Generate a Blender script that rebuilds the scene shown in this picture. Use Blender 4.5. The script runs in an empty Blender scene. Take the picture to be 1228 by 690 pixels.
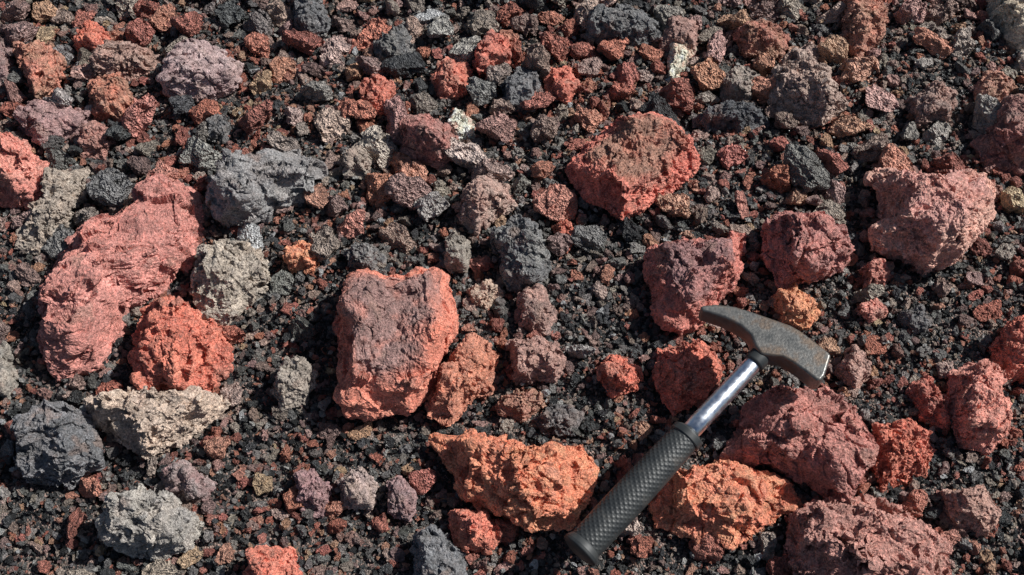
import bpy, bmesh, math, random
import numpy as np
from mathutils import Vector, Matrix
random.seed(7); R = np.random.RandomState(11)
scene = bpy.context.scene
scene.view_settings.view_transform='Standard'; scene.view_settings.look='None'; scene.view_settings.exposure=0

# ------------------------------------------------------------ camera
W,Hh = 1228.0,690.0
HFOV = math.radians(50); TILT = math.radians(31); DIST=1.34
cam_pos = Vector((0,-DIST*math.sin(TILT),DIST*math.cos(TILT)))
cd = bpy.data.cameras.new('camera'); cam = bpy.data.objects.new('camera',cd)
scene.collection.objects.link(cam); scene.camera=cam
cd.sensor_width=36; cd.lens=18/math.tan(HFOV/2); cd.clip_start=0.01; cd.clip_end=1000
cam.location=cam_pos; cam.rotation_euler=(TILT,0,0)
def g(px,py,z=0.0):
    """site survey: ground position of a point measured on the photo"""
    t=math.tan(HFOV/2)
    x=(px-W/2)/(W/2)*t; y=-(py-Hh/2)/(W/2)*t
    d=Vector((x, y*math.cos(TILT)+math.sin(TILT), y*math.sin(TILT)-math.cos(TILT)))
    s=(z-cam_pos.z)/d.z
    p=cam_pos+d*s
    return np.array([p.x,p.y])

# ------------------------------------------------------------ noise
_perm=R.permutation(256); _perm=np.concatenate([_perm,_perm,_perm])
_gr=R.normal(size=(256,3)); _gr/=np.linalg.norm(_gr,axis=1)[:,None]
def perlin(P):
    Pi=np.floor(P).astype(np.int64); f=P-Pi; Pi&=255
    u=f*f*f*(f*(f*6-15)+10)
    out=np.zeros(len(P))
    for dx in (0,1):
        wx=u[:,0] if dx else 1-u[:,0]
        for dy in (0,1):
            wy=u[:,1] if dy else 1-u[:,1]
            for dz in (0,1):
                wz=u[:,2] if dz else 1-u[:,2]
                h=_perm[(_perm[(_perm[(Pi[:,0]+dx)&255]+Pi[:,1]+dy)&255]+Pi[:,2]+dz)&255]
                gg=_gr[h]
                out+=wx*wy*wz*(gg[:,0]*(f[:,0]-dx)+gg[:,1]*(f[:,1]-dy)+gg[:,2]*(f[:,2]-dz))
    return out*1.4
def fbm(P,o=4,mode=0):
    s=0;a=1;t=0
    for i in range(o):
        n=perlin(P*(2.03**i)+i*17.3)
        if mode==1: n=np.abs(n)*2-0.5
        s=s+a*n; t+=a; a*=0.52
    return s/t
def chip(P,Pw,cell,rs,slope,nmax=110):
    """broken facets: every cell of the surface gets its own plane"""
    ext=np.ptp(P,axis=0); area=2*(ext[0]*ext[1]+ext[1]*ext[2]+ext[0]*ext[2])*.8
    n=int(min(nmax,max(10,area/cell**2)))
    S=Pw[rs.randint(0,len(P),n)]
    best=np.zeros(len(P),int)
    for a in range(0,len(P),8000):
        q=Pw[a:a+8000]; d=(q*q).sum(1)[:,None]-2*q@S.T+(S*S).sum(1)[None]
        best[a:a+8000]=d.argmin(1)
    T=rs.normal(size=(n,3))*slope; H=rs.normal(size=n)*cell*.06
    return np.clip(((P-S[best])*T[best]).sum(1),-cell*.3,cell*.3)+H[best]

_tmpl={}
def ico(nmin):
    if nmin in _tmpl: return _tmpl[nmin]
    for s in range(1,9):
        if 10*4**(s-1)+2>=nmin: break
    bm=bmesh.new(); bmesh.ops.create_icosphere(bm,subdivisions=s,radius=1.0)
    co=np.array([v.co[:] for v in bm.verts]); fa=np.array([[v.index for v in f.verts] for f in bm.faces]); bm.free()
    co/=np.linalg.norm(co,axis=1)[:,None]
    _tmpl[nmin]=(co,fa); return co,fa
def mkmesh(name,co,fa,smooth=False,col=None):
    me=bpy.data.meshes.new(name)
    nv=len(co); nf=len(fa); k=fa.shape[1]
    me.vertices.add(nv); me.vertices.foreach_set('co',co.astype(np.float32).ravel())
    me.loops.add(nf*k); me.loops.foreach_set('vertex_index',fa.astype(np.int32).ravel())
    me.polygons.add(nf); me.polygons.foreach_set('loop_start',np.arange(0,nf*k,k,dtype=np.int32))
    me.polygons.foreach_set('use_smooth',np.full(nf,smooth))
    me.update(calc_edges=True); me.validate()
    if col is not None:
        a=me.attributes.new('Col','FLOAT_COLOR','POINT')
        a.data.foreach_set('color',np.concatenate([col,np.ones((nv,1))],1).astype(np.float32).ravel())
    return me
def normals(co,fa):
    n=np.cross(co[fa[:,1]]-co[fa[:,0]],co[fa[:,2]]-co[fa[:,0]])
    vn=np.zeros_like(co)
    for i in range(3):
        for j in range(3): vn[:,j]+=np.bincount(fa[:,i],n[:,j],len(co))
    return vn/(np.linalg.norm(vn,axis=1)[:,None]+1e-12)
def lin(c,ds=.20,gain=1.0,tint=(1.03,1.0,.94)):
    c=np.array(c)/255.0
    l=np.where(c<=0.04045,c/12.92,((c+0.055)/1.055)**2.4)
    m=l@np.array([.36,.40,.24])
    return (l*(1-ds)+m*ds)*gain*np.array(tint)

# ------------------------------------------------------------ materials
def newmat(name):
    m=bpy.data.materials.new(name); m.use_nodes=True
    nt=m.node_tree; b=nt.nodes['Principled BSDF']
    return m,nt,b
def N(nt,t,**k):
    n=nt.nodes.new(t)
    for a,v in k.items(): setattr(n,a,v)
    return n
def mixc(nt,blend,fac,a,b):
    n=N(nt,'ShaderNodeMix',data_type='RGBA',blend_type=blend)
    for s,v in ((0,fac),(6,a),(7,b)):
        if isinstance(v,bpy.types.NodeSocket): nt.links.new(v,n.inputs[s])
        else: n.inputs[s].default_value=v
    return n.outputs[2]
def ramp(nt,inp,stops):
    n=N(nt,'ShaderNodeValToRGB'); cr=n.color_ramp
    while len(cr.elements)<len(stops): cr.elements.new(0.5)
    for e,(p,v) in zip(cr.elements,stops):
        e.position=p; e.color=(v,v,v,1) if not hasattr(v,'__len__') else (*v,1)
    nt.links.new(inp,n.inputs[0]); return n.outputs[0]
def rockmat(name,instancer,sc,bumpdist):
    m,nt,b=newmat(name)
    tc=N(nt,'ShaderNodeTexCoord'); oi=N(nt,'ShaderNodeObjectInfo')
    add=N(nt,'ShaderNodeVectorMath',operation='MULTIPLY_ADD')
    rr=N(nt,'ShaderNodeMath',operation='MULTIPLY'); rr.inputs[1].default_value=37.0
    nt.links.new(oi.outputs['Random'],rr.inputs[0])
    add.inputs[1].default_value=(sc,sc,sc)
    nt.links.new(tc.outputs['Object'],add.inputs[0]); nt.links.new(rr.outputs[0],add.inputs[2])
    at=N(nt,'ShaderNodeAttribute',attribute_name='col' if instancer else 'Col',attribute_type='INSTANCER' if instancer else 'GEOMETRY')
    def noise(s,d=4,r=0.6):
        n=N(nt,'ShaderNodeTexNoise'); n.inputs['Scale'].default_value=s; n.inputs['Detail'].default_value=d; n.inputs['Roughness'].default_value=r
        nt.links.new(add.outputs[0],n.inputs['Vector']); return n
    c=at.outputs['Color']
    if instancer:
        n1=noise(2.2,3,.75)
        c=mixc(nt,'MULTIPLY',1.0,c,ramp(nt,n1.outputs['Fac'],[(0.32,0.7),(0.5,1.15),(0.66,1.75)]))
        c=mixc(nt,'MIX',ramp(nt,n1.outputs['Fac'],[(0.60,0.0),(0.76,0.3)]),c,(0.50,0.43,0.38,1))
        h=n1.outputs['Fac']
    else:
        n1=noise(1.2,4,0.65); n2=noise(8,3,0.75); n3=noise(3.3,4,0.75)
        c=mixc(nt,'MULTIPLY',1.0,c,ramp(nt,n1.outputs['Fac'],[(0.3,0.75),(0.5,1.05),(0.72,1.32)]))
        c=mixc(nt,'MULTIPLY',0.9,c,ramp(nt,n2.outputs['Fac'],[(0.34,0.55),(0.5,1.08),(0.64,1.6)]))
        c=mixc(nt,'MIX',ramp(nt,n3.outputs['Fac'],[(0.54,0.0),(0.72,0.42)]),c,(0.46,0.36,0.32,1))
        vo=N(nt,'ShaderNodeTexVoronoi'); vo.inputs['Scale'].default_value=5.0
        nt.links.new(add.outputs[0],vo.inputs['Vector'])
        c=mixc(nt,'MIX',ramp(nt,vo.outputs['Distance'],[(0.07,0.8),(0.11,0.0)]),c,(0.8,0.72,0.66,1))
        vo2=N(nt,'ShaderNodeTexVoronoi'); vo2.inputs['Scale'].default_value=4.2
        wn=N(nt,'ShaderNodeVectorMath',operation='MULTIPLY_ADD'); wn.inputs[1].default_value=(.6,.6,.6)
        nt.links.new(n2.outputs['Color'],wn.inputs[0]); nt.links.new(add.outputs[0],wn.inputs[2]); nt.links.new(wn.outputs[0],vo2.inputs['Vector'])
        pit=ramp(nt,vo2.outputs['Distance'],[(0.0,0.0),(0.32,1.0)])
        ma=N(nt,'ShaderNodeMath',operation='MULTIPLY_ADD'); ma.inputs[1].default_value=0.6
        nt.links.new(pit,ma.inputs[0]); nt.links.new(n2.outputs['Fac'],ma.inputs[2])
        ma2=N(nt,'ShaderNodeMath',operation='MULTIPLY_ADD'); ma2.inputs[1].default_value=1.2
        nt.links.new(n3.outputs['Fac'],ma2.inputs[0]); nt.links.new(ma.outputs[0],ma2.inputs[2]); h=ma2.outputs[0]
    nt.links.new(c,b.inputs['Base Color'])
    b.inputs['Roughness'].default_value=0.75; b.inputs['Specular IOR Level'].default_value=0.45
    bp=N(nt,'ShaderNodeBump'); bp.inputs['Strength'].default_value=1.0; bp.inputs['Distance'].default_value=bumpdist
    nt.links.new(h,bp.inputs['Height']); nt.links.new(bp.outputs[0],b.inputs['Normal'])
    return m,nt,b
mat_rock,_,_=rockmat('scoria_rock',False,55.0,0.0033)
mat_grav,nt_g,b_g=rockmat('scoria_gravel',True,1.0,0.14)
ag=N(nt_g,'ShaderNodeAttribute',attribute_name='gloss',attribute_type='INSTANCER')
mr=N(nt_g,'ShaderNodeMapRange'); mr.inputs['To Min'].default_value=0.75; mr.inputs['To Max'].default_value=0.12
nt_g.links.new(ag.outputs['Fac'],mr.inputs['Value']); nt_g.links.new(mr.outputs[0],b_g.inputs['Roughness'])
mr2=N(nt_g,'ShaderNodeMapRange'); mr2.inputs['To Min'].default_value=0.45; mr2.inputs['To Max'].default_value=1.0
nt_g.links.new(ag.outputs['Fac'],mr2.inputs['Value']); nt_g.links.new(mr2.outputs[0],b_g.inputs['Specular IOR Level'])

# ------------------------------------------------------------ ground
def GH(x,y):
    x=np.atleast_1d(x).astype(float); y=np.atleast_1d(y).astype(float)
    P=np.stack([x*4,y*4,np.zeros_like(x)+.5],1); Q=np.stack([x*17,y*17,np.zeros_like(x)+3.5],1)
    return 0.014*perlin(P)+0.007*perlin(Q)
ax=np.concatenate([-np.geomspace(150,1.6,26),np.linspace(-1.5,1.5,301),np.geomspace(1.6,150,26)])
X,Y=np.meshgrid(ax,ax); n=len(ax)
Z=GH(X.ravel(),Y.ravel())
P=np.stack([X.ravel()*60,Y.ravel()*60,0*Z],1); Z=Z+0.003*perlin(P)-0.002
co=np.stack([X.ravel(),Y.ravel(),Z],1)
i=np.arange(n*n).reshape(n,n)
fa=np.stack([i[:-1,:-1].ravel(),i[:-1,1:].ravel(),i[1:,1:].ravel(),i[1:,:-1].ravel()],1)
mg,nt,b=newmat('cinder_ground')
tc=N(nt,'ShaderNodeTexCoord')
vo=N(nt,'ShaderNodeTexVoronoi'); vo.inputs['Scale'].default_value=420; nt.links.new(tc.outputs['Object'],vo.inputs['Vector'])
sep=N(nt,'ShaderNodeSeparateColor'); nt.links.new(vo.outputs['Color'],sep.inputs[0])
cc=ramp(nt,sep.outputs[0],[(0.0,(0.03,0.032,0.033)),(0.45,(0.08,0.078,0.075)),(0.7,(0.16,0.12,0.10)),(0.95,(0.38,0.26,0.22))])
nt.links.new(cc,b.inputs['Base Color']); b.inputs['Roughness'].default_value=0.9
bp=N(nt,'ShaderNodeBump'); bp.inputs['Distance'].default_value=0.003; bp.invert=True
nt.links.new(vo.outputs['Distance'],bp.inputs['Height']); nt.links.new(bp.outputs[0],b.inputs['Normal'])
me=mkmesh('ground',co,fa,True); me.materials.append(mg)
ob=bpy.data.objects.new('ground',me); scene.collection.objects.link(ob)

# ------------------------------------------------------------ hero rocks
PINK=(176,108,100); RED=(168,82,68); ORG=(190,108,76); PUR=(122,88,86); GREY=(100,104,104); TAN=(142,126,106); DK=(74,77,80); OLV=(118,110,98); BRN=(134,96,82); PG=(132,114,110); WHT=(205,180,155)
heroes=[
([(38,395),(45,340),(62,295),(105,262),(155,255),(175,215),(210,205),(238,225),(240,265),(225,310),(190,345),(150,360),(135,395),(110,430),(80,450),(50,440),(35,415)],.065,(174,108,104),(150,88,84),0,.6),
([(165,365),(195,350),(225,365),(265,390),(278,425),(255,450),(220,470),(175,468),(155,440),(158,400)],.06,RED,(178,94,76),0,0),
([(400,330),(430,315),(500,312),(540,318),(545,350),(548,385),(530,420),(520,450),(490,488),(450,490),(410,492),(402,440),(398,380)],.085,(184,98,80),(120,86,86),.24,.4),
([(513,515),(560,515),(610,518),(650,535),(700,528),(722,555),(710,590),(680,620),(640,632),(600,610),(560,590),(535,555)],.065,ORG,(180,96,70),0,.3),
([(775,590),(800,560),(850,550),(910,558),(950,575),(958,605),(920,630),(880,655),(830,640),(790,625)],.045,(184,98,76),ORG,0,.2),
([(890,480),(930,465),(980,462),(1030,478),(1050,515),(1045,560),(1010,600),(975,570),(920,550),(865,545),(885,510)],.062,(164,96,92),(134,84,80),0,.2),
([(955,610),(1000,600),(1050,590),(1100,610),(1140,650),(1140,700),(1050,725),(960,720),(945,650)],.06,(164,108,102),(136,90,86),0,.2),
([(675,195),(700,170),(730,150),(780,138),(820,150),(840,180),(820,215),(780,240),(745,262),(725,240),(695,220)],.065,(184,90,78),(130,88,76),.22,.1),
([(475,150),(510,130),(545,150),(548,180),(525,192),(495,188),(478,170)],.05,(148,88,86),PUR,0,0),
([(250,235),(265,195),(300,180),(350,180),(385,195),(370,225),(330,240),(300,265),(265,262)],.06,(118,120,120),(98,96,96),0,.3),
([(190,90),(210,55),(250,50),(288,75),(280,100),(240,118),(200,112)],.05,(148,126,124),(122,94,94),0,.2),
([(228,345),(240,300),(270,283),(310,295),(325,330),(300,350),(270,385),(240,380)],.055,(148,136,118),OLV,0,0),
([(588,280),(620,263),(650,270),(662,310),(650,340),(610,342),(596,310)],.05,(104,106,104),DK,0,0),
([(775,290),(830,285),(880,270),(902,265),(897,300),(880,340),(850,375),(820,392),(790,370),(778,330)],.08,(170,92,84),(118,80,84),.26,.1),
([(915,265),(940,248),(980,255),(1020,285),(1022,310),(985,330),(940,335),(920,305)],.065,(162,96,92),(138,88,88),0,0),
([(1045,195),(1085,205),(1120,220),(1160,195),(1200,210),(1205,240),(1180,270),(1150,310),(1115,318),(1085,300),(1045,290),(1060,250)],.085,(176,122,100),(158,102,90),.1,.2),
([(920,85),(950,62),(1000,85),(1020,120),(985,145),(945,140),(925,115)],.05,(148,126,110),(130,106,94),0,0),
([(102,480),(140,470),(200,475),(255,462),(273,480),(240,505),(205,530),(175,548),(130,520),(105,500)],.05,(158,138,116),(142,124,108),0,.5),
([(22,500),(50,475),(90,485),(115,515),(120,555),(80,580),(30,575),(15,540)],.055,(102,104,108),DK,0,0),
([(112,630),(130,600),(165,580),(210,595),(240,620),(225,655),(180,670),(135,655)],.06,(134,130,120),(110,108,104),0,.2),
([(185,565),(220,550),(258,575),(240,598),(205,595)],.035,(116,104,102),PUR,0,0),
([(350,565),(375,562),(400,580),(385,615),(360,610)],.035,PUR,(120,86,90),0,0),
([(400,570),(430,555),(452,575),(445,605),(405,605)],.04,(132,114,102),PG,0,0),
([(460,570),(480,562),(500,595),(490,622),(468,615)],.035,(116,92,94),PUR,0,0),
([(-30,170),(20,163),(50,190),(58,215),(40,240),(-25,235)],.05,(174,98,90),PINK,0,0),
([(60,200),(105,195),(100,230),(70,270),(45,300),(12,295),(25,265),(55,240)],.035,(138,124,108),OLV,0,.3),
([(15,150),(55,125),(105,135),(100,155),(50,172)],.035,(136,102,100),PUR,0,.4),
([(515,470),(540,420),(570,400),(600,425),(590,460),(560,480),(540,505),(510,495)],.045,(172,104,82),(154,92,76),0,0),
([(715,440),(740,418),(768,440),(765,465),(735,472)],.035,(178,86,66),RED,0,0),
([(790,415),(830,405),(870,440),(850,470),(810,495),(788,460)],.035,(168,90,74),RED,0,0),
([(928,355),(950,338),(985,370),(975,392),(940,385)],.035,(184,114,80),ORG,0,0),
([(1145,440),(1175,430),(1200,450),(1215,510),(1190,540),(1150,525),(1140,480)],.06,(168,100,90),PINK,0,.2),
([(1090,465),(1110,448),(1138,480),(1138,515),(1105,500)],.035,(142,84,78),RED,0,0),
([(1050,510),(1095,495),(1125,540),(1110,570),(1060,585),(1045,560)],.035,(166,90,72),RED,0,0),
([(1130,590),(1180,580),(1200,620),(1185,645),(1140,630)],.035,(152,112,94),BRN,0,.5),
([(1190,410),(1215,385),(1265,390),(1265,460),(1200,450)],.05,(170,92,78),RED,0,0),
([(1170,165),(1200,130),(1250,135),(1250,200),(1185,195)],.055,(138,82,80),PUR,0,0),
([(1180,-20),(1250,-20),(1250,62),(1215,50),(1190,20)],.045,(176,160,130),(148,136,112),0,.5),
([(797,95),(805,55),(825,42),(835,55),(820,85),(805,98)],.02,WHT,(170,128,104),0,.3),
([(1010,0),(1050,-8),(1065,20),(1055,50),(1030,72),(1012,45)],.045,(158,96,84),BRN,0,0),
([(835,140),(860,128),(915,125),(930,145),(890,155),(850,155)],.035,(52,56,62),DK,0,0),
([(12,55),(50,45),(75,70),(70,100),(45,125),(30,95)],.04,(170,98,84),BRN,0,0),
([(85,45),(108,25),(135,40),(125,62),(95,62)],.03,(182,96,76),RED,0,0),
([(105,100),(150,95),(165,125),(150,148),(110,140)],.035,(168,94,76),BRN,0,0),
([(105,75),(140,45),(190,60),(190,78),(140,97),(110,90)],.04,(132,106,92),BRN,0,.3),
([(545,240),(570,212),(610,215),(622,240),(590,260),(570,275),(550,260)],.045,(144,120,106),BRN,0,0),
([(535,610),(590,608),(605,640),(590,658),(545,655)],.035,(168,94,76),RED,0,0),
([(290,685),(310,655),(350,655),(362,690),(330,715),(300,712)],.035,(182,100,84),RED,0,0),
([(495,640),(530,635),(560,660),(560,700),(500,705)],.035,(98,102,106),DK,0,0),
([(1005,440),(1020,415),(1040,420),(1045,450),(1025,465)],.03,(154,114,98),BRN,0,0),
([(1030,320),(1050,308),(1072,330),(1060,352),(1038,345)],.028,(164,98,90),PINK,0,0),
([(1025,370),(1048,355),(1066,375),(1045,385)],.022,(164,98,90),PINK,0,0),
([(330,440),(360,428),(380,445),(365,480),(335,490),(322,465)],.035,(122,112,100),OLV,0,0),
([(608,410),(650,400),(682,425),(668,455),(620,455)],.035,(142,102,90),BRN,0,0),
([(530,290),(545,265),(565,290),(560,322),(538,320)],.035,(108,102,92),OLV,0,0),
([(405,190),(430,165),(448,185),(440,212),(412,210)],.03,(122,104,92),OLV,0,0),
([(410,300),(440,288),(465,305),(450,322),(415,318)],.03,(108,106,102),DK,0,0),
([(515,90),(535,65),(565,80),(560,108),(525,115)],.032,(158,102,90),RED,0,0),
([(565,60),(590,30),(615,50),(608,80),(575,88)],.035,(152,86,78),RED,0,0),
([(598,95),(625,75),(650,92),(640,125),(605,125)],.035,(98,100,102),DK,0,0),
([(532,150),(545,125),(568,140),(570,165),(545,168)],.022,(210,188,166),(176,132,112),0,0),
([(340,300),(365,288),(385,305),(375,325),(345,322)],.03,(176,106,80),ORG,0,0),
([(350,0),(385,0),(395,28),(370,42),(352,25)],.03,(86,88,90),DK,0,0),
([(700,20),(745,8),(790,15),(800,40),(740,50),(705,42)],.04,(92,94,94),DK,0,.3),
([(860,90),(895,80),(915,95),(900,120),(868,120)],.03,(112,98,90),OLV,0,0),
([(880,35),(915,18),(950,35),(940,60),(895,62)],.03,(144,84,76),BRN,0,0),
([(840,20),(800,25),(790,55),(835,62)],.03,(120,88,80),BRN,0,0),
([(620,355),(650,345),(672,372),(655,398),(622,392)],.028,(120,94,86),BRN,0,0),
([(560,345),(590,335),(606,350),(585,368),(562,362)],.025,(156,122,98),TAN,0,0),
([(660,270),(680,262),(695,285),(678,300)],.018,(182,96,76),RED,0,0),
([(1090,120),(1120,100),(1150,118),(1140,150),(1100,150)],.035,(118,100,92),BRN,0,0),
([(1165,100),(1190,85),(1220,100),(1210,128),(1175,128)],.03,(158,102,92),BRN,0,0),
([(640,500),(668,478),(700,495),(690,520),(650,518)],.02,(98,88,84),DK,0,0),
([(430,100),(455,85),(475,105),(465,135),(435,130)],.028,(154,88,76),RED,0,0),
([(445,45),(480,30),(500,50),(480,72),(450,70)],.03,(96,96,92),DK,0,0),
([(655,85),(680,80),(700,100),(680,122),(655,112)],.026,(164,88,74),RED,0,0),
([(1075,375),(1105,365),(1120,390),(1095,405)],.02,(90,84,80),DK,0,0),
([(-20,420),(10,415),(22,450),(12,480),(-20,480)],.03,(106,104,96),OLV,0,0),
([(95,160),(120,145),(138,165),(125,190),(98,185)],.026,(152,98,92),PUR,0,0),
([(0,40),(-20,60),(-15,110),(12,100),(15,60)],.03,(106,88,84),PUR,0,0),
([(600,470),(640,462),(655,482),(630,500),(596,492)],.022,(144,92,82),BRN,0,0),
([(240,150),(265,138),(285,152),(272,172),(248,170)],.022,(88,86,84),DK,0,0),
]
hero_polar=[]
TH=np.linspace(-math.pi,math.pi,361)
def polar(poly):
    x,y=poly[:,0],poly[:,1]; x1,y1=np.roll(x,-1),np.roll(y,-1); cr=x*y1-x1*y; A=cr.sum()/2
    c=np.array([((x+x1)*cr).sum()/(6*A),((y+y1)*cr).sum()/(6*A)])
    r=np.zeros(len(TH))
    for k,t in enumerate(TH):
        d=np.array([math.cos(t),math.sin(t)]); best=0
        for a,bq in zip(poly,np.roll(poly,-1,axis=0)):
            e=bq-a; den=d[0]*e[1]-d[1]*e[0]
            if abs(den)<1e-12: continue
            w=a-c; s=(w[0]*e[1]-w[1]*e[0])/den; u=(w[0]*d[1]-w[1]*d[0])/den
            if s>0 and -1e-6<=u<=1+1e-6: best=max(best,s)
        r[k]=best
    r=np.where(r<=0,r[r>0].mean(),r)
    k=np.hanning(5); k/=k.sum()
    rr=np.convolve(np.concatenate([r[-9:-1],r,r[1:9]]),k,'same')[8:-8]
    return c,rr
for idx,(pl,h,c1,c2,conc,strata) in enumerate(heroes):
    zc=0.5*h
    poly=np.array([g(px,py,zc) for px,py in pl]); c,rt=polar(poly)
    size=rt.mean()
    hero_polar.append((c,rt))
    h=min(h,size*1.3)
    co,fa=ico(40000 if size>.032 else 10000)
    co=co.copy(); rs=np.random.RandomState(100+idx)
    for k in range(20):
        nrm=rs.normal(size=3); nrm[2]=abs(nrm[2])*1.0+.1; nrm/=np.linalg.norm(nrm)
        dd=rs.uniform(.6,.86) if nrm[2]>.45 else rs.uniform(.78,.93); s=co@nrm-dd
        co=np.where((s>0)[:,None],co-np.outer(s*0.98,nrm),co)
    rho=np.hypot(co[:,0],co[:,1]); th=np.arctan2(co[:,1],co[:,0])
    ne=3.4; L=np.linalg.norm(co,axis=1); u=co/L[:,None]; ru=np.hypot(u[:,0],u[:,1])
    k=(ru**ne+np.abs(u[:,2])**ne)**(-1/ne)
    R0=np.interp(th,TH,rt)
    hz=np.where(co[:,2]>0,h*.88,h*.6)
    P=np.stack([np.cos(th)*rho*k*R0,np.sin(th)*rho*k*R0,co[:,2]*k*hz],1)
    rn=np.clip(np.hypot(P[:,0],P[:,1])/R0,0,1)
    top=np.clip(co[:,2]*3,0,1)
    P[:,2]-=conc*1.6*h*.72*top*np.clip(1-(rn/.82)**2,0,1)
    P[:,2]+=(rs.uniform(-.05,.18)*P[:,0]*-1+rs.uniform(-.18,.08)*P[:,1])*np.clip(P[:,2]/h+.5,0,1)
    off=rs.uniform(0,200,3)
    vn=normals(P,fa)
    P=P+vn*(size*.15*fbm(P/size*1.6+off,3))[:,None]
    w1=P+np.stack([fbm(P*30+off+a_,2) for a_ in (1,31,61)],1)*.006
    cs=max(.009,size*.36)
    P=P+normals(P,fa)*chip(P,w1,cs,rs,.21)[:,None]*(.6 if conc else 1)
    vn=normals(P,fa)
    Q=P.copy()
    if strata>0:
        a=rs.uniform(-.5,.5)+(math.pi/2 if idx==2 else 0); ca,sa=math.cos(a),math.sin(a)
        Q=np.stack([(P[:,0]*ca-P[:,1]*sa)*(1-.6*strata),(P[:,0]*sa+P[:,1]*ca)*(1+.5*strata),P[:,2]*(1+.5*strata)],1)
    Qw=Q+np.stack([perlin(Q*38+off+a_) for a_ in (3,53,91)],1)*.009
    rgh=rs.uniform(.7,1.2)*(.65 if idx in (9,10) else 1)
    st=perlin(Qw*22+off+77)*2.6; led=(np.floor(st)+np.clip((st-np.floor(st))*4-1.5,0,1))/2.6
    lump=fbm(Qw*55+off,4,1)
    crack=-np.clip(1-np.abs(perlin(Qw*17+off+9))/.04,0,1)*(0.35 if conc else 1)
    msk=np.clip(.5+1.6*perlin(P/size*2+off+50),0.12,1)
    fine=fbm(Qw*210+off,3,1)
    pits=-np.clip(perlin(Q*110+off+31)-.14,0,1)*1.8
    d=(.0058*led+.0056*lump*(.3+msk)*rgh+.0042*crack+.0027*fine*rgh+.0036*pits*(.28+msk)*rgh)*min(1,.5+size*8)
    P=P+vn*d[:,None]
    m=np.clip(.5+1.6*fbm(P/size*1.6+off+5,4),0,1)
    if conc>0:
        mm=(rn+.25*fbm(P*25+off+3,3))/.85
        m=np.clip(.1*m+1.3*np.clip(1-np.clip(mm,0,2)**3,0,1)*top,0,1)
    red=c1[0]>c1[2]*1.5 and c1[1]<c1[0]*.68
    ds=.20 if red else .36
    gn=1.85 if red else 2.0
    tn_=(1.0,1.04,.93) if red else (1.03,.985,.97)
    C=np.outer(1-m,lin(c1,ds,gn,tn_))+np.outer(m,lin(c2,ds,gn*1.08,tn_))
    t=np.clip(1.4*fbm(P*30+off+70,3),0,.3)
    C=C*(1-t[:,None])+t[:,None]*C.mean(0)*np.array([1.2,1.08,1.0])
    C*=(1+.4*np.clip(fbm(P*90+off+20,3),-1,1))[:,None]
    q=np.clip(fbm(P*26+off+140,3)*4-1.0,0,.4)[:,None]
    C=C*(1-q)+q*lin((128,104,94),.1,1.6)
    nm='lava_rock' if not red else 'scoria_rock'
    me=mkmesh(nm,P,fa,False,np.clip(C,0,.8)); me.materials.append(mat_rock)
    ob=bpy.data.objects.new(nm,me); scene.collection.objects.link(ob)
    ob.location=(c[0],c[1],float(GH(c[0],c[1])[0])*.5+h*.42)

# ------------------------------------------------------------ gravel sources
src=bpy.data.collections.new('gravel_stones')
NS=28
for k in range(NS):
    rs=np.random.RandomState(900+k); co,fa=ico(2500); co=co.copy()
    for q in range(13):
        nrm=rs.normal(size=3); nrm/=np.linalg.norm(nrm); dd=rs.uniform(.48,.8); s=co@nrm-dd
        co=np.where((s>0)[:,None],co-np.outer(s*.99,nrm),co)
    co*=np.array([rs.uniform(1.0,1.6),rs.uniform(.85,1.15),rs.uniform(.6,1.0)])*1.12
    off=rs.uniform(0,200,3); vn=normals(co,fa)
    rough=(.6 if k<9 else .3) if k<20 else .05
    cw=co+np.stack([fbm(co*2.0+off+a_,2) for a_ in (1,31,61)],1)*.15
    co=co+vn*((.18*fbm(co*1.1+off,3))+chip(co,cw,.7,rs,.16,26)+rough*(.17*fbm(co*2.2+off,4,1)-.18*np.clip(perlin(co*4+off)-.15,0,1)))[:,None]
    me=mkmesh('stone',co,fa,False); me.materials.append(mat_grav)
    o=bpy.data.objects.new('stone_%02d'%k,me); src.objects.link(o)

def inhero(x,y,pad=0.0,f=.97):
    ok=np.zeros(len(x),bool)
    for c,rt in hero_polar:
        dx,dy=x-c[0],y-c[1]; r=np.hypot(dx,dy)
        ok|= r<np.interp(np.arctan2(dy,dx),TH,rt)*f+pad
    return ok
def pick(pal,wts,n,x,y,bias=0,gain=2.5):
    rd=np.array([1 if (p[0]>1.9*p[2]) else -1 for p in pal])
    pal=np.array([lin(p,.20 if r_>0 else .38,gain,(1,1.03,.95) if r_>0 else (1.02,.985,.96)) for p,r_ in zip(pal,rd)]); w=np.array(wts,float)
    f=fbm(np.stack([x*5,y*5,0*x+8],1),3)*1.8+bias
    ww=w[None,:]*np.exp(f[:,None]*rd[None,:]); cw=np.cumsum(ww,1); cw/=cw[:,-1:]
    i=(R.rand(n)[:,None]>cw).sum(1).clip(0,len(pal)-1)
    return pal[i]*R.uniform(.6,1.35,(n,1))*R.uniform(.97,1.03,(n,3)),i
PALM=[(178,98,80),(158,88,78),(190,112,86),(168,116,104),(128,96,90),(146,116,102),(138,124,110),(98,98,96),(60,63,66),(126,120,115),(245,236,226)]
WM=[.13,.13,.06,.12,.13,.16,.12,.15,.10,.11,.010]
WB=[.11,.10,.05,.09,.10,.12,.11,.18,.22,.13,.03]
PALF=[(180,102,84),(152,88,76),(190,112,88),(128,98,92),(140,122,108),(98,98,97),(60,63,66),(34,37,40),(255,250,240)]
WF=[.08,.07,.04,.09,.10,.24,.25,.23,.032]
xs=[];ys=[];rr_=[];zs=[];cols=[];gl=[]
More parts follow.
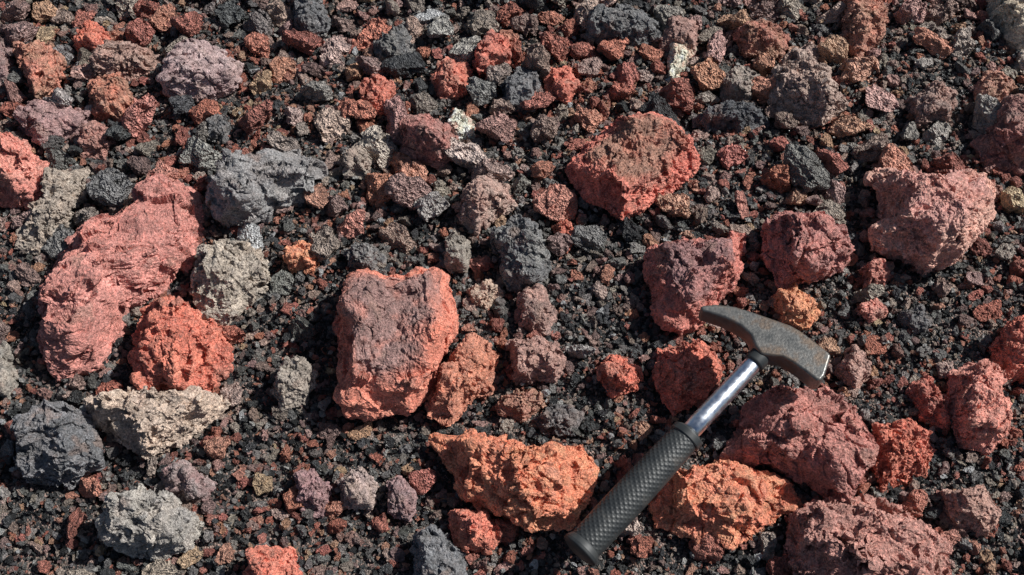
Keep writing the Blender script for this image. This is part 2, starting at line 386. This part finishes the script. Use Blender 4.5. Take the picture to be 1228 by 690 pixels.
# tier A
NA=17000
cx=R.uniform(-1.15,1.15,NA); cy=R.uniform(-.75,1.0,NA); cr=.0062+.0178*R.rand(NA)**2.6
cr=np.where(cy<.05,np.minimum(cr,.0062+.55*(cr-.0062)),cr)
dens=np.clip(.24+(cy-.0)*2.0,.15,1.0)*np.clip(1+2.0*fbm(np.stack([cx*4,cy*4,0*cx+4],1),2),.3,1.6); keep=R.rand(NA)<dens; cx,cy,cr=cx[keep],cy[keep],cr[keep]
o=np.argsort(-(cr+R.uniform(0,.012,len(cr)))); cx,cy,cr=cx[o],cy[o],cr[o]
hm=inhero(cx,cy,.003,1.0)
gxs=np.zeros(len(cx));gys=np.zeros(len(cx));grs=np.zeros(len(cx));cnt=0
for x,y,r,hh in zip(cx,cy,cr,hm):
    if hh: continue
    if cnt and np.any((gxs[:cnt]-x)**2+(gys[:cnt]-y)**2<(.84*(grs[:cnt]+r))**2): continue
    gxs[cnt],gys[cnt],grs[cnt]=x,y,r; cnt+=1
gxs,gys,grs=gxs[:cnt],gys[:cnt],grs[:cnt]
xs.append(gxs);ys.append(gys);rr_.append(grs);zs.append(GH(gxs,gys)+grs*R.uniform(.3,.9,cnt));cols.append(pick(PALM,WM,cnt,gxs,gys,.15)[0]);gl.append(np.zeros(cnt))
# tier B
NB=34000
x=R.uniform(-1.15,1.15,NB);y=R.uniform(-.75,1.0,NB);r=.0028+.0044*R.rand(NB)**1.6
k=~inhero(x,y,0,.97)
for a in range(0,NB,2000):
    s=slice(a,a+2000)
    d2=(x[s,None]-gxs[None])**2+(y[s,None]-gys[None])**2
    k[s]&=~np.any(d2<(.75*grs[None]+.3*r[s,None])**2,1)
x,y,r=x[k],y[k],r[k]; n=len(x)
cb,ib=pick(PALM,WB,n,x,y,0); wh=ib==10
xs.append(x);ys.append(y);rr_.append(np.where(wh,r*.7,r));zs.append(GH(x,y)+r*R.uniform(.1,1.2,n)+wh*.003);cols.append(cb);gl.append((R.rand(n)<np.where(cb.mean(1)<.2,.55,.05))*R.uniform(.5,1,n))
# tier C
NC=80000
x=R.uniform(-.98,.98,NC);y=R.uniform(-.55,.75,NC);r=.0014+.0022*R.rand(NC)**1.5
k=~inhero(x,y,0,.85); x,y,r=x[k],y[k],r[k]; n=len(x)
cb,ib=pick(PALF,WF,n,x,y); wh=ib==8
cb[wh]=np.array([.8,.78,.74])
xs.append(x);ys.append(y);rr_.append(np.where(wh,np.maximum(r,.0020),r));zs.append(GH(x,y)+R.uniform(-.001,.005,n)+wh*.004);cols.append(cb);gl.append((R.rand(n)<.5)*R.uniform(.4,1,n)*(~wh))
# outskirts
NO=30000
x=R.uniform(-3,3,NO);y=R.uniform(-2.2,3.5,NO);r=.005+.022*R.rand(NO)**3
k=(np.abs(x)>1.13)|(y<-.73)|(y>.98); x,y,r=x[k],y[k],r[k]; n=len(x)
xs.append(x);ys.append(y);rr_.append(r);zs.append(GH(x,y)+r*.3);cols.append(pick(PALM,WM,n,x,y)[0]);gl.append(np.zeros(n))
x=np.concatenate(xs);y=np.concatenate(ys);r=np.concatenate(rr_);z=np.concatenate(zs);C=np.concatenate(cols);G=np.concatenate(gl)
n=len(x); print('stones',n,'tierA',cnt)
me=bpy.data.meshes.new('volcanic_gravel'); me.vertices.add(n)
me.vertices.foreach_set('co',np.stack([x,y,z],1).astype(np.float32).ravel())
def attr(nm,ty,prop,arr):
    a=me.attributes.new(nm,ty,'POINT'); a.data.foreach_set(prop,arr.ravel())
attr('rot','FLOAT_VECTOR','vector',np.stack([R.uniform(-.8,.8,n)+(R.rand(n)<.4)*3.14,R.uniform(-.8,.8,n),R.uniform(0,6.28,n)],1).astype(np.float32))
attr('scl','FLOAT_VECTOR','vector',(r[:,None]*R.uniform(.85,1.2,(n,3))).astype(np.float32))
attr('col','FLOAT_COLOR','color',np.concatenate([np.clip(C,0,.85),np.ones((n,1))],1).astype(np.float32))
attr('gloss','FLOAT','value',G.astype(np.float32))
idx=np.where(G>0,R.randint(20,NS,n),R.randint(0,NS-5,n)); attr('idx','INT','value',idx.astype(np.int32))
ob=bpy.data.objects.new('volcanic_gravel',me); scene.collection.objects.link(ob)
ng=bpy.data.node_groups.new('scatter_stones','GeometryNodeTree')
ng.interface.new_socket('Geometry',in_out='INPUT',socket_type='NodeSocketGeometry')
ng.interface.new_socket('Geometry',in_out='OUTPUT',socket_type='NodeSocketGeometry')
gi=ng.nodes.new('NodeGroupInput'); go=ng.nodes.new('NodeGroupOutput')
ip=ng.nodes.new('GeometryNodeInstanceOnPoints'); ci=ng.nodes.new('GeometryNodeCollectionInfo')
ci.inputs['Collection'].default_value=src; ci.inputs['Separate Children'].default_value=True; ci.inputs['Reset Children'].default_value=True
def na(nm,ty):
    q=ng.nodes.new('GeometryNodeInputNamedAttribute'); q.data_type=ty; q.inputs['Name'].default_value=nm; return q.outputs['Attribute']
e2r=ng.nodes.new('FunctionNodeEulerToRotation')
Lk=ng.links.new
Lk(gi.outputs[0],ip.inputs['Points']); Lk(ci.outputs[0],ip.inputs['Instance']); ip.inputs['Pick Instance'].default_value=True
Lk(na('idx','INT'),ip.inputs['Instance Index']); Lk(na('rot','FLOAT_VECTOR'),e2r.inputs[0]); Lk(e2r.outputs[0],ip.inputs['Rotation'])
Lk(na('scl','FLOAT_VECTOR'),ip.inputs['Scale']); Lk(ip.outputs[0],go.inputs[0])
md=ob.modifiers.new('scatter','NODES'); md.node_group=ng

# ------------------------------------------------------------ hammer
hammer=bpy.data.objects.new('geological_hammer',None); scene.collection.objects.link(hammer)
ZH=.096; ZB=.070
def part(name,me,mat):
    me.materials.append(mat); o=bpy.data.objects.new(name,me); scene.collection.objects.link(o); o.parent=hammer; return o
top=[(838,373),(856,371),(880,374),(902,381),(925,389),(945,396),(956,402),(972,414),(990,428),(994,432)]
bot=[(986,457),(981,463),(976,462),(962,451),(948,441),(936,434),(924,433),(910,431),(903,421),(898,408),(886,397),(868,388),(850,382),(839,379)]
allp=top+bot
prof=np.array([g(px,py,ZH) for px,py in allp])
bm=bmesh.new(); T=.0125
vb=[bm.verts.new((p[0],p[1],ZH-T)) for p in prof]
vt=[bm.verts.new((p[0],p[1],ZH+T)) for p in prof]
m_=len(prof)
bm.faces.new(vt); bm.faces.new(vb[::-1])
for a in range(m_):
    b2=(a+1)%m_; bm.faces.new((vb[a],vb[b2],vt[b2],vt[a]))
bmesh.ops.recalc_face_normals(bm,faces=bm.faces)
me=bpy.data.meshes.new('head'); bm.to_mesh(me); bm.free()
mh,nt,b=newmat('worn_steel')
tc=N(nt,'ShaderNodeTexCoord')
n1=N(nt,'ShaderNodeTexNoise'); n1.inputs['Scale'].default_value=40; n1.inputs['Detail'].default_value=7; n1.inputs['Roughness'].default_value=.65; nt.links.new(tc.outputs['Object'],n1.inputs['Vector'])
n2=N(nt,'ShaderNodeTexNoise'); n2.inputs['Scale'].default_value=350; n2.inputs['Detail'].default_value=5; nt.links.new(tc.outputs['Object'],n2.inputs['Vector'])
cc=ramp(nt,n1.outputs['Fac'],[(0.34,(0.09,0.093,0.092)),(0.50,(0.17,0.165,0.155)),(0.60,(0.16,0.125,0.10)),(0.74,(0.25,0.18,0.13))])
nt.links.new(cc,b.inputs['Base Color']); b.inputs['Metallic'].default_value=.5
nt.links.new(ramp(nt,n2.outputs['Fac'],[(0.3,.30),(0.7,.48)]),b.inputs['Roughness'])
bp=N(nt,'ShaderNodeBump'); bp.inputs['Strength'].default_value=.35; bp.inputs['Distance'].default_value=.0009
nt.links.new(n2.outputs['Fac'],bp.inputs['Height']); nt.links.new(bp.outputs[0],b.inputs['Normal'])
o=part('head',me,mh)
bv=o.modifiers.new('b','BEVEL'); bv.width=.0045; bv.segments=2; bv.limit_method='ANGLE'; bv.angle_limit=math.radians(35)
for p in me.polygons: p.use_smooth=True
wn=o.modifiers.new('w','WEIGHTED_NORMAL')
a0=g(924,414,ZH); p0=Vector((a0[0],a0[1],ZH)); b0=g(692,664,ZB); p1=Vector((b0[0],b0[1],ZB))
axis=(p1-p0); LEN=axis.length; axis.normalize()
side=axis.cross(Vector((0,0,1))).normalized(); up=side.cross(axis).normalized()
if up.z<0: up=-up
def lathe(name,prof,mat,seg=96,ov=1.0,disp=None):
    co=[];
    for t,r in prof:
        for s in range(seg):
            a=2*math.pi*s/seg; q=r+(disp(t,a) if disp else 0)
            co.append(tuple(p0+axis*t+side*(math.cos(a)*q)+up*(math.sin(a)*q*ov)))
    fa=[]
    for i in range(len(prof)-1):
        for s in range(seg):
            s2=(s+1)%seg; fa.append((i*seg+s,(i)*seg+s2,(i+1)*seg+s2,(i+1)*seg+s))
    fa.append(tuple(range(seg))[::-1]); fa.append(tuple((len(prof)-1)*seg+s for s in range(seg)))
    me=bpy.data.meshes.new(name); me.from_pydata(co,[],fa); me.update()
    bm=bmesh.new(); bm.from_mesh(me); bmesh.ops.recalc_face_normals(bm,faces=bm.faces); bm.to_mesh(me); bm.free()
    for p in me.polygons: p.use_smooth=len(p.vertices)==4
    return part(name,me,mat)
def proj(px,py):
    best=min(range(0,400),key=lambda i:(lambda P:(lambda q:np.hypot(q[0]-P.x,q[1]-P.y))(g(px,py,P.z)))(p0+axis*(LEN*i/400)))
    return LEN*best/400
tn=proj(912,436); tg=proj(829,519)
mc,nt,b=newmat('chromed_steel'); b.inputs['Metallic'].default_value=1; b.inputs['Base Color'].default_value=(.78,.83,.9,1)
tc=N(nt,'ShaderNodeTexCoord'); n1=N(nt,'ShaderNodeTexNoise'); n1.inputs['Scale'].default_value=160; n1.inputs['Detail'].default_value=6; nt.links.new(tc.outputs['Object'],n1.inputs['Vector'])
nt.links.new(ramp(nt,n1.outputs['Fac'],[(0.35,.26),(0.7,.46)]),b.inputs['Roughness'])
mb,nt,b=newmat('black_rubber')
tc=N(nt,'ShaderNodeTexCoord'); n1=N(nt,'ShaderNodeTexNoise'); n1.inputs['Scale'].default_value=70; n1.inputs['Detail'].default_value=8; nt.links.new(tc.outputs['Object'],n1.inputs['Vector'])
nt.links.new(ramp(nt,n1.outputs['Fac'],[(0.35,(.022,.025,.027)),(0.6,(.04,.043,.043)),(0.8,(.10,.088,.078))]),b.inputs['Base Color'])
b.inputs['Roughness'].default_value=.5
lathe('neck_collar',[(-.008,.0105),(.012,.0118),(tn+.004,.0118),(tn+.007,.0112)],mb,64)
lathe('shaft',[(.0,.0092),(tn+.002,.0092),(tn+.012,.0098),(tg-.02,.0102),(tg+.01,.0102)],mc,64)
GL=LEN-tg
def gr(t):
    u=(t-tg)/GL
    r=.0165+.0015*math.sin(u*math.pi)*1.0+.0012*u
    if u<.035: r=.0135+(.0185-.0135)*min(1,u/.02)
    elif u<.06: r=.0185
    if u>.93: r=.0185+(.021-.0185)*min(1,(u-.93)/.03)
    if u>.975: r=.021*math.sqrt(max(0,1-((u-.975)/.03)**2))
    return r
def gd(t,a):
    u=(t-tg)/GL
    if u<.07 or u>.92: return 0
    s=abs(math.sin(a))
    if s<.45: return 0
    v=math.sin(t*2*math.pi/.0062)*math.sin(a*15)
    return .0005*max(-.2,v)
lathe('rubber_grip',[(tg+GL*i/420,gr(tg+GL*i/420)) for i in range(421)],mb,240,.88,gd)

# ------------------------------------------------------------ light
el=math.radians(45); az=Vector((.93,.30,0)).normalized()
sv=Vector((az.x*math.cos(el),az.y*math.cos(el),math.sin(el)))
sl=bpy.data.lights.new('sun','SUN'); sl.energy=5.0; sl.angle=math.radians(.5); sl.color=(1,.985,.95)
so=bpy.data.objects.new('sun',sl); scene.collection.objects.link(so); so.rotation_euler=(-sv).to_track_quat('-Z','Y').to_euler(); so.location=sv*5
w=bpy.data.worlds.new('World'); scene.world=w; w.use_nodes=True; nt=w.node_tree
sk=nt.nodes.new('ShaderNodeTexSky'); sk.sky_type='NISHITA'; sk.sun_disc=False; sk.sun_elevation=el; sk.sun_rotation=math.atan2(az.x,az.y)
bg=nt.nodes['Background']; bg.inputs[1].default_value=.05; nt.links.new(sk.outputs[0],bg.inputs[0])
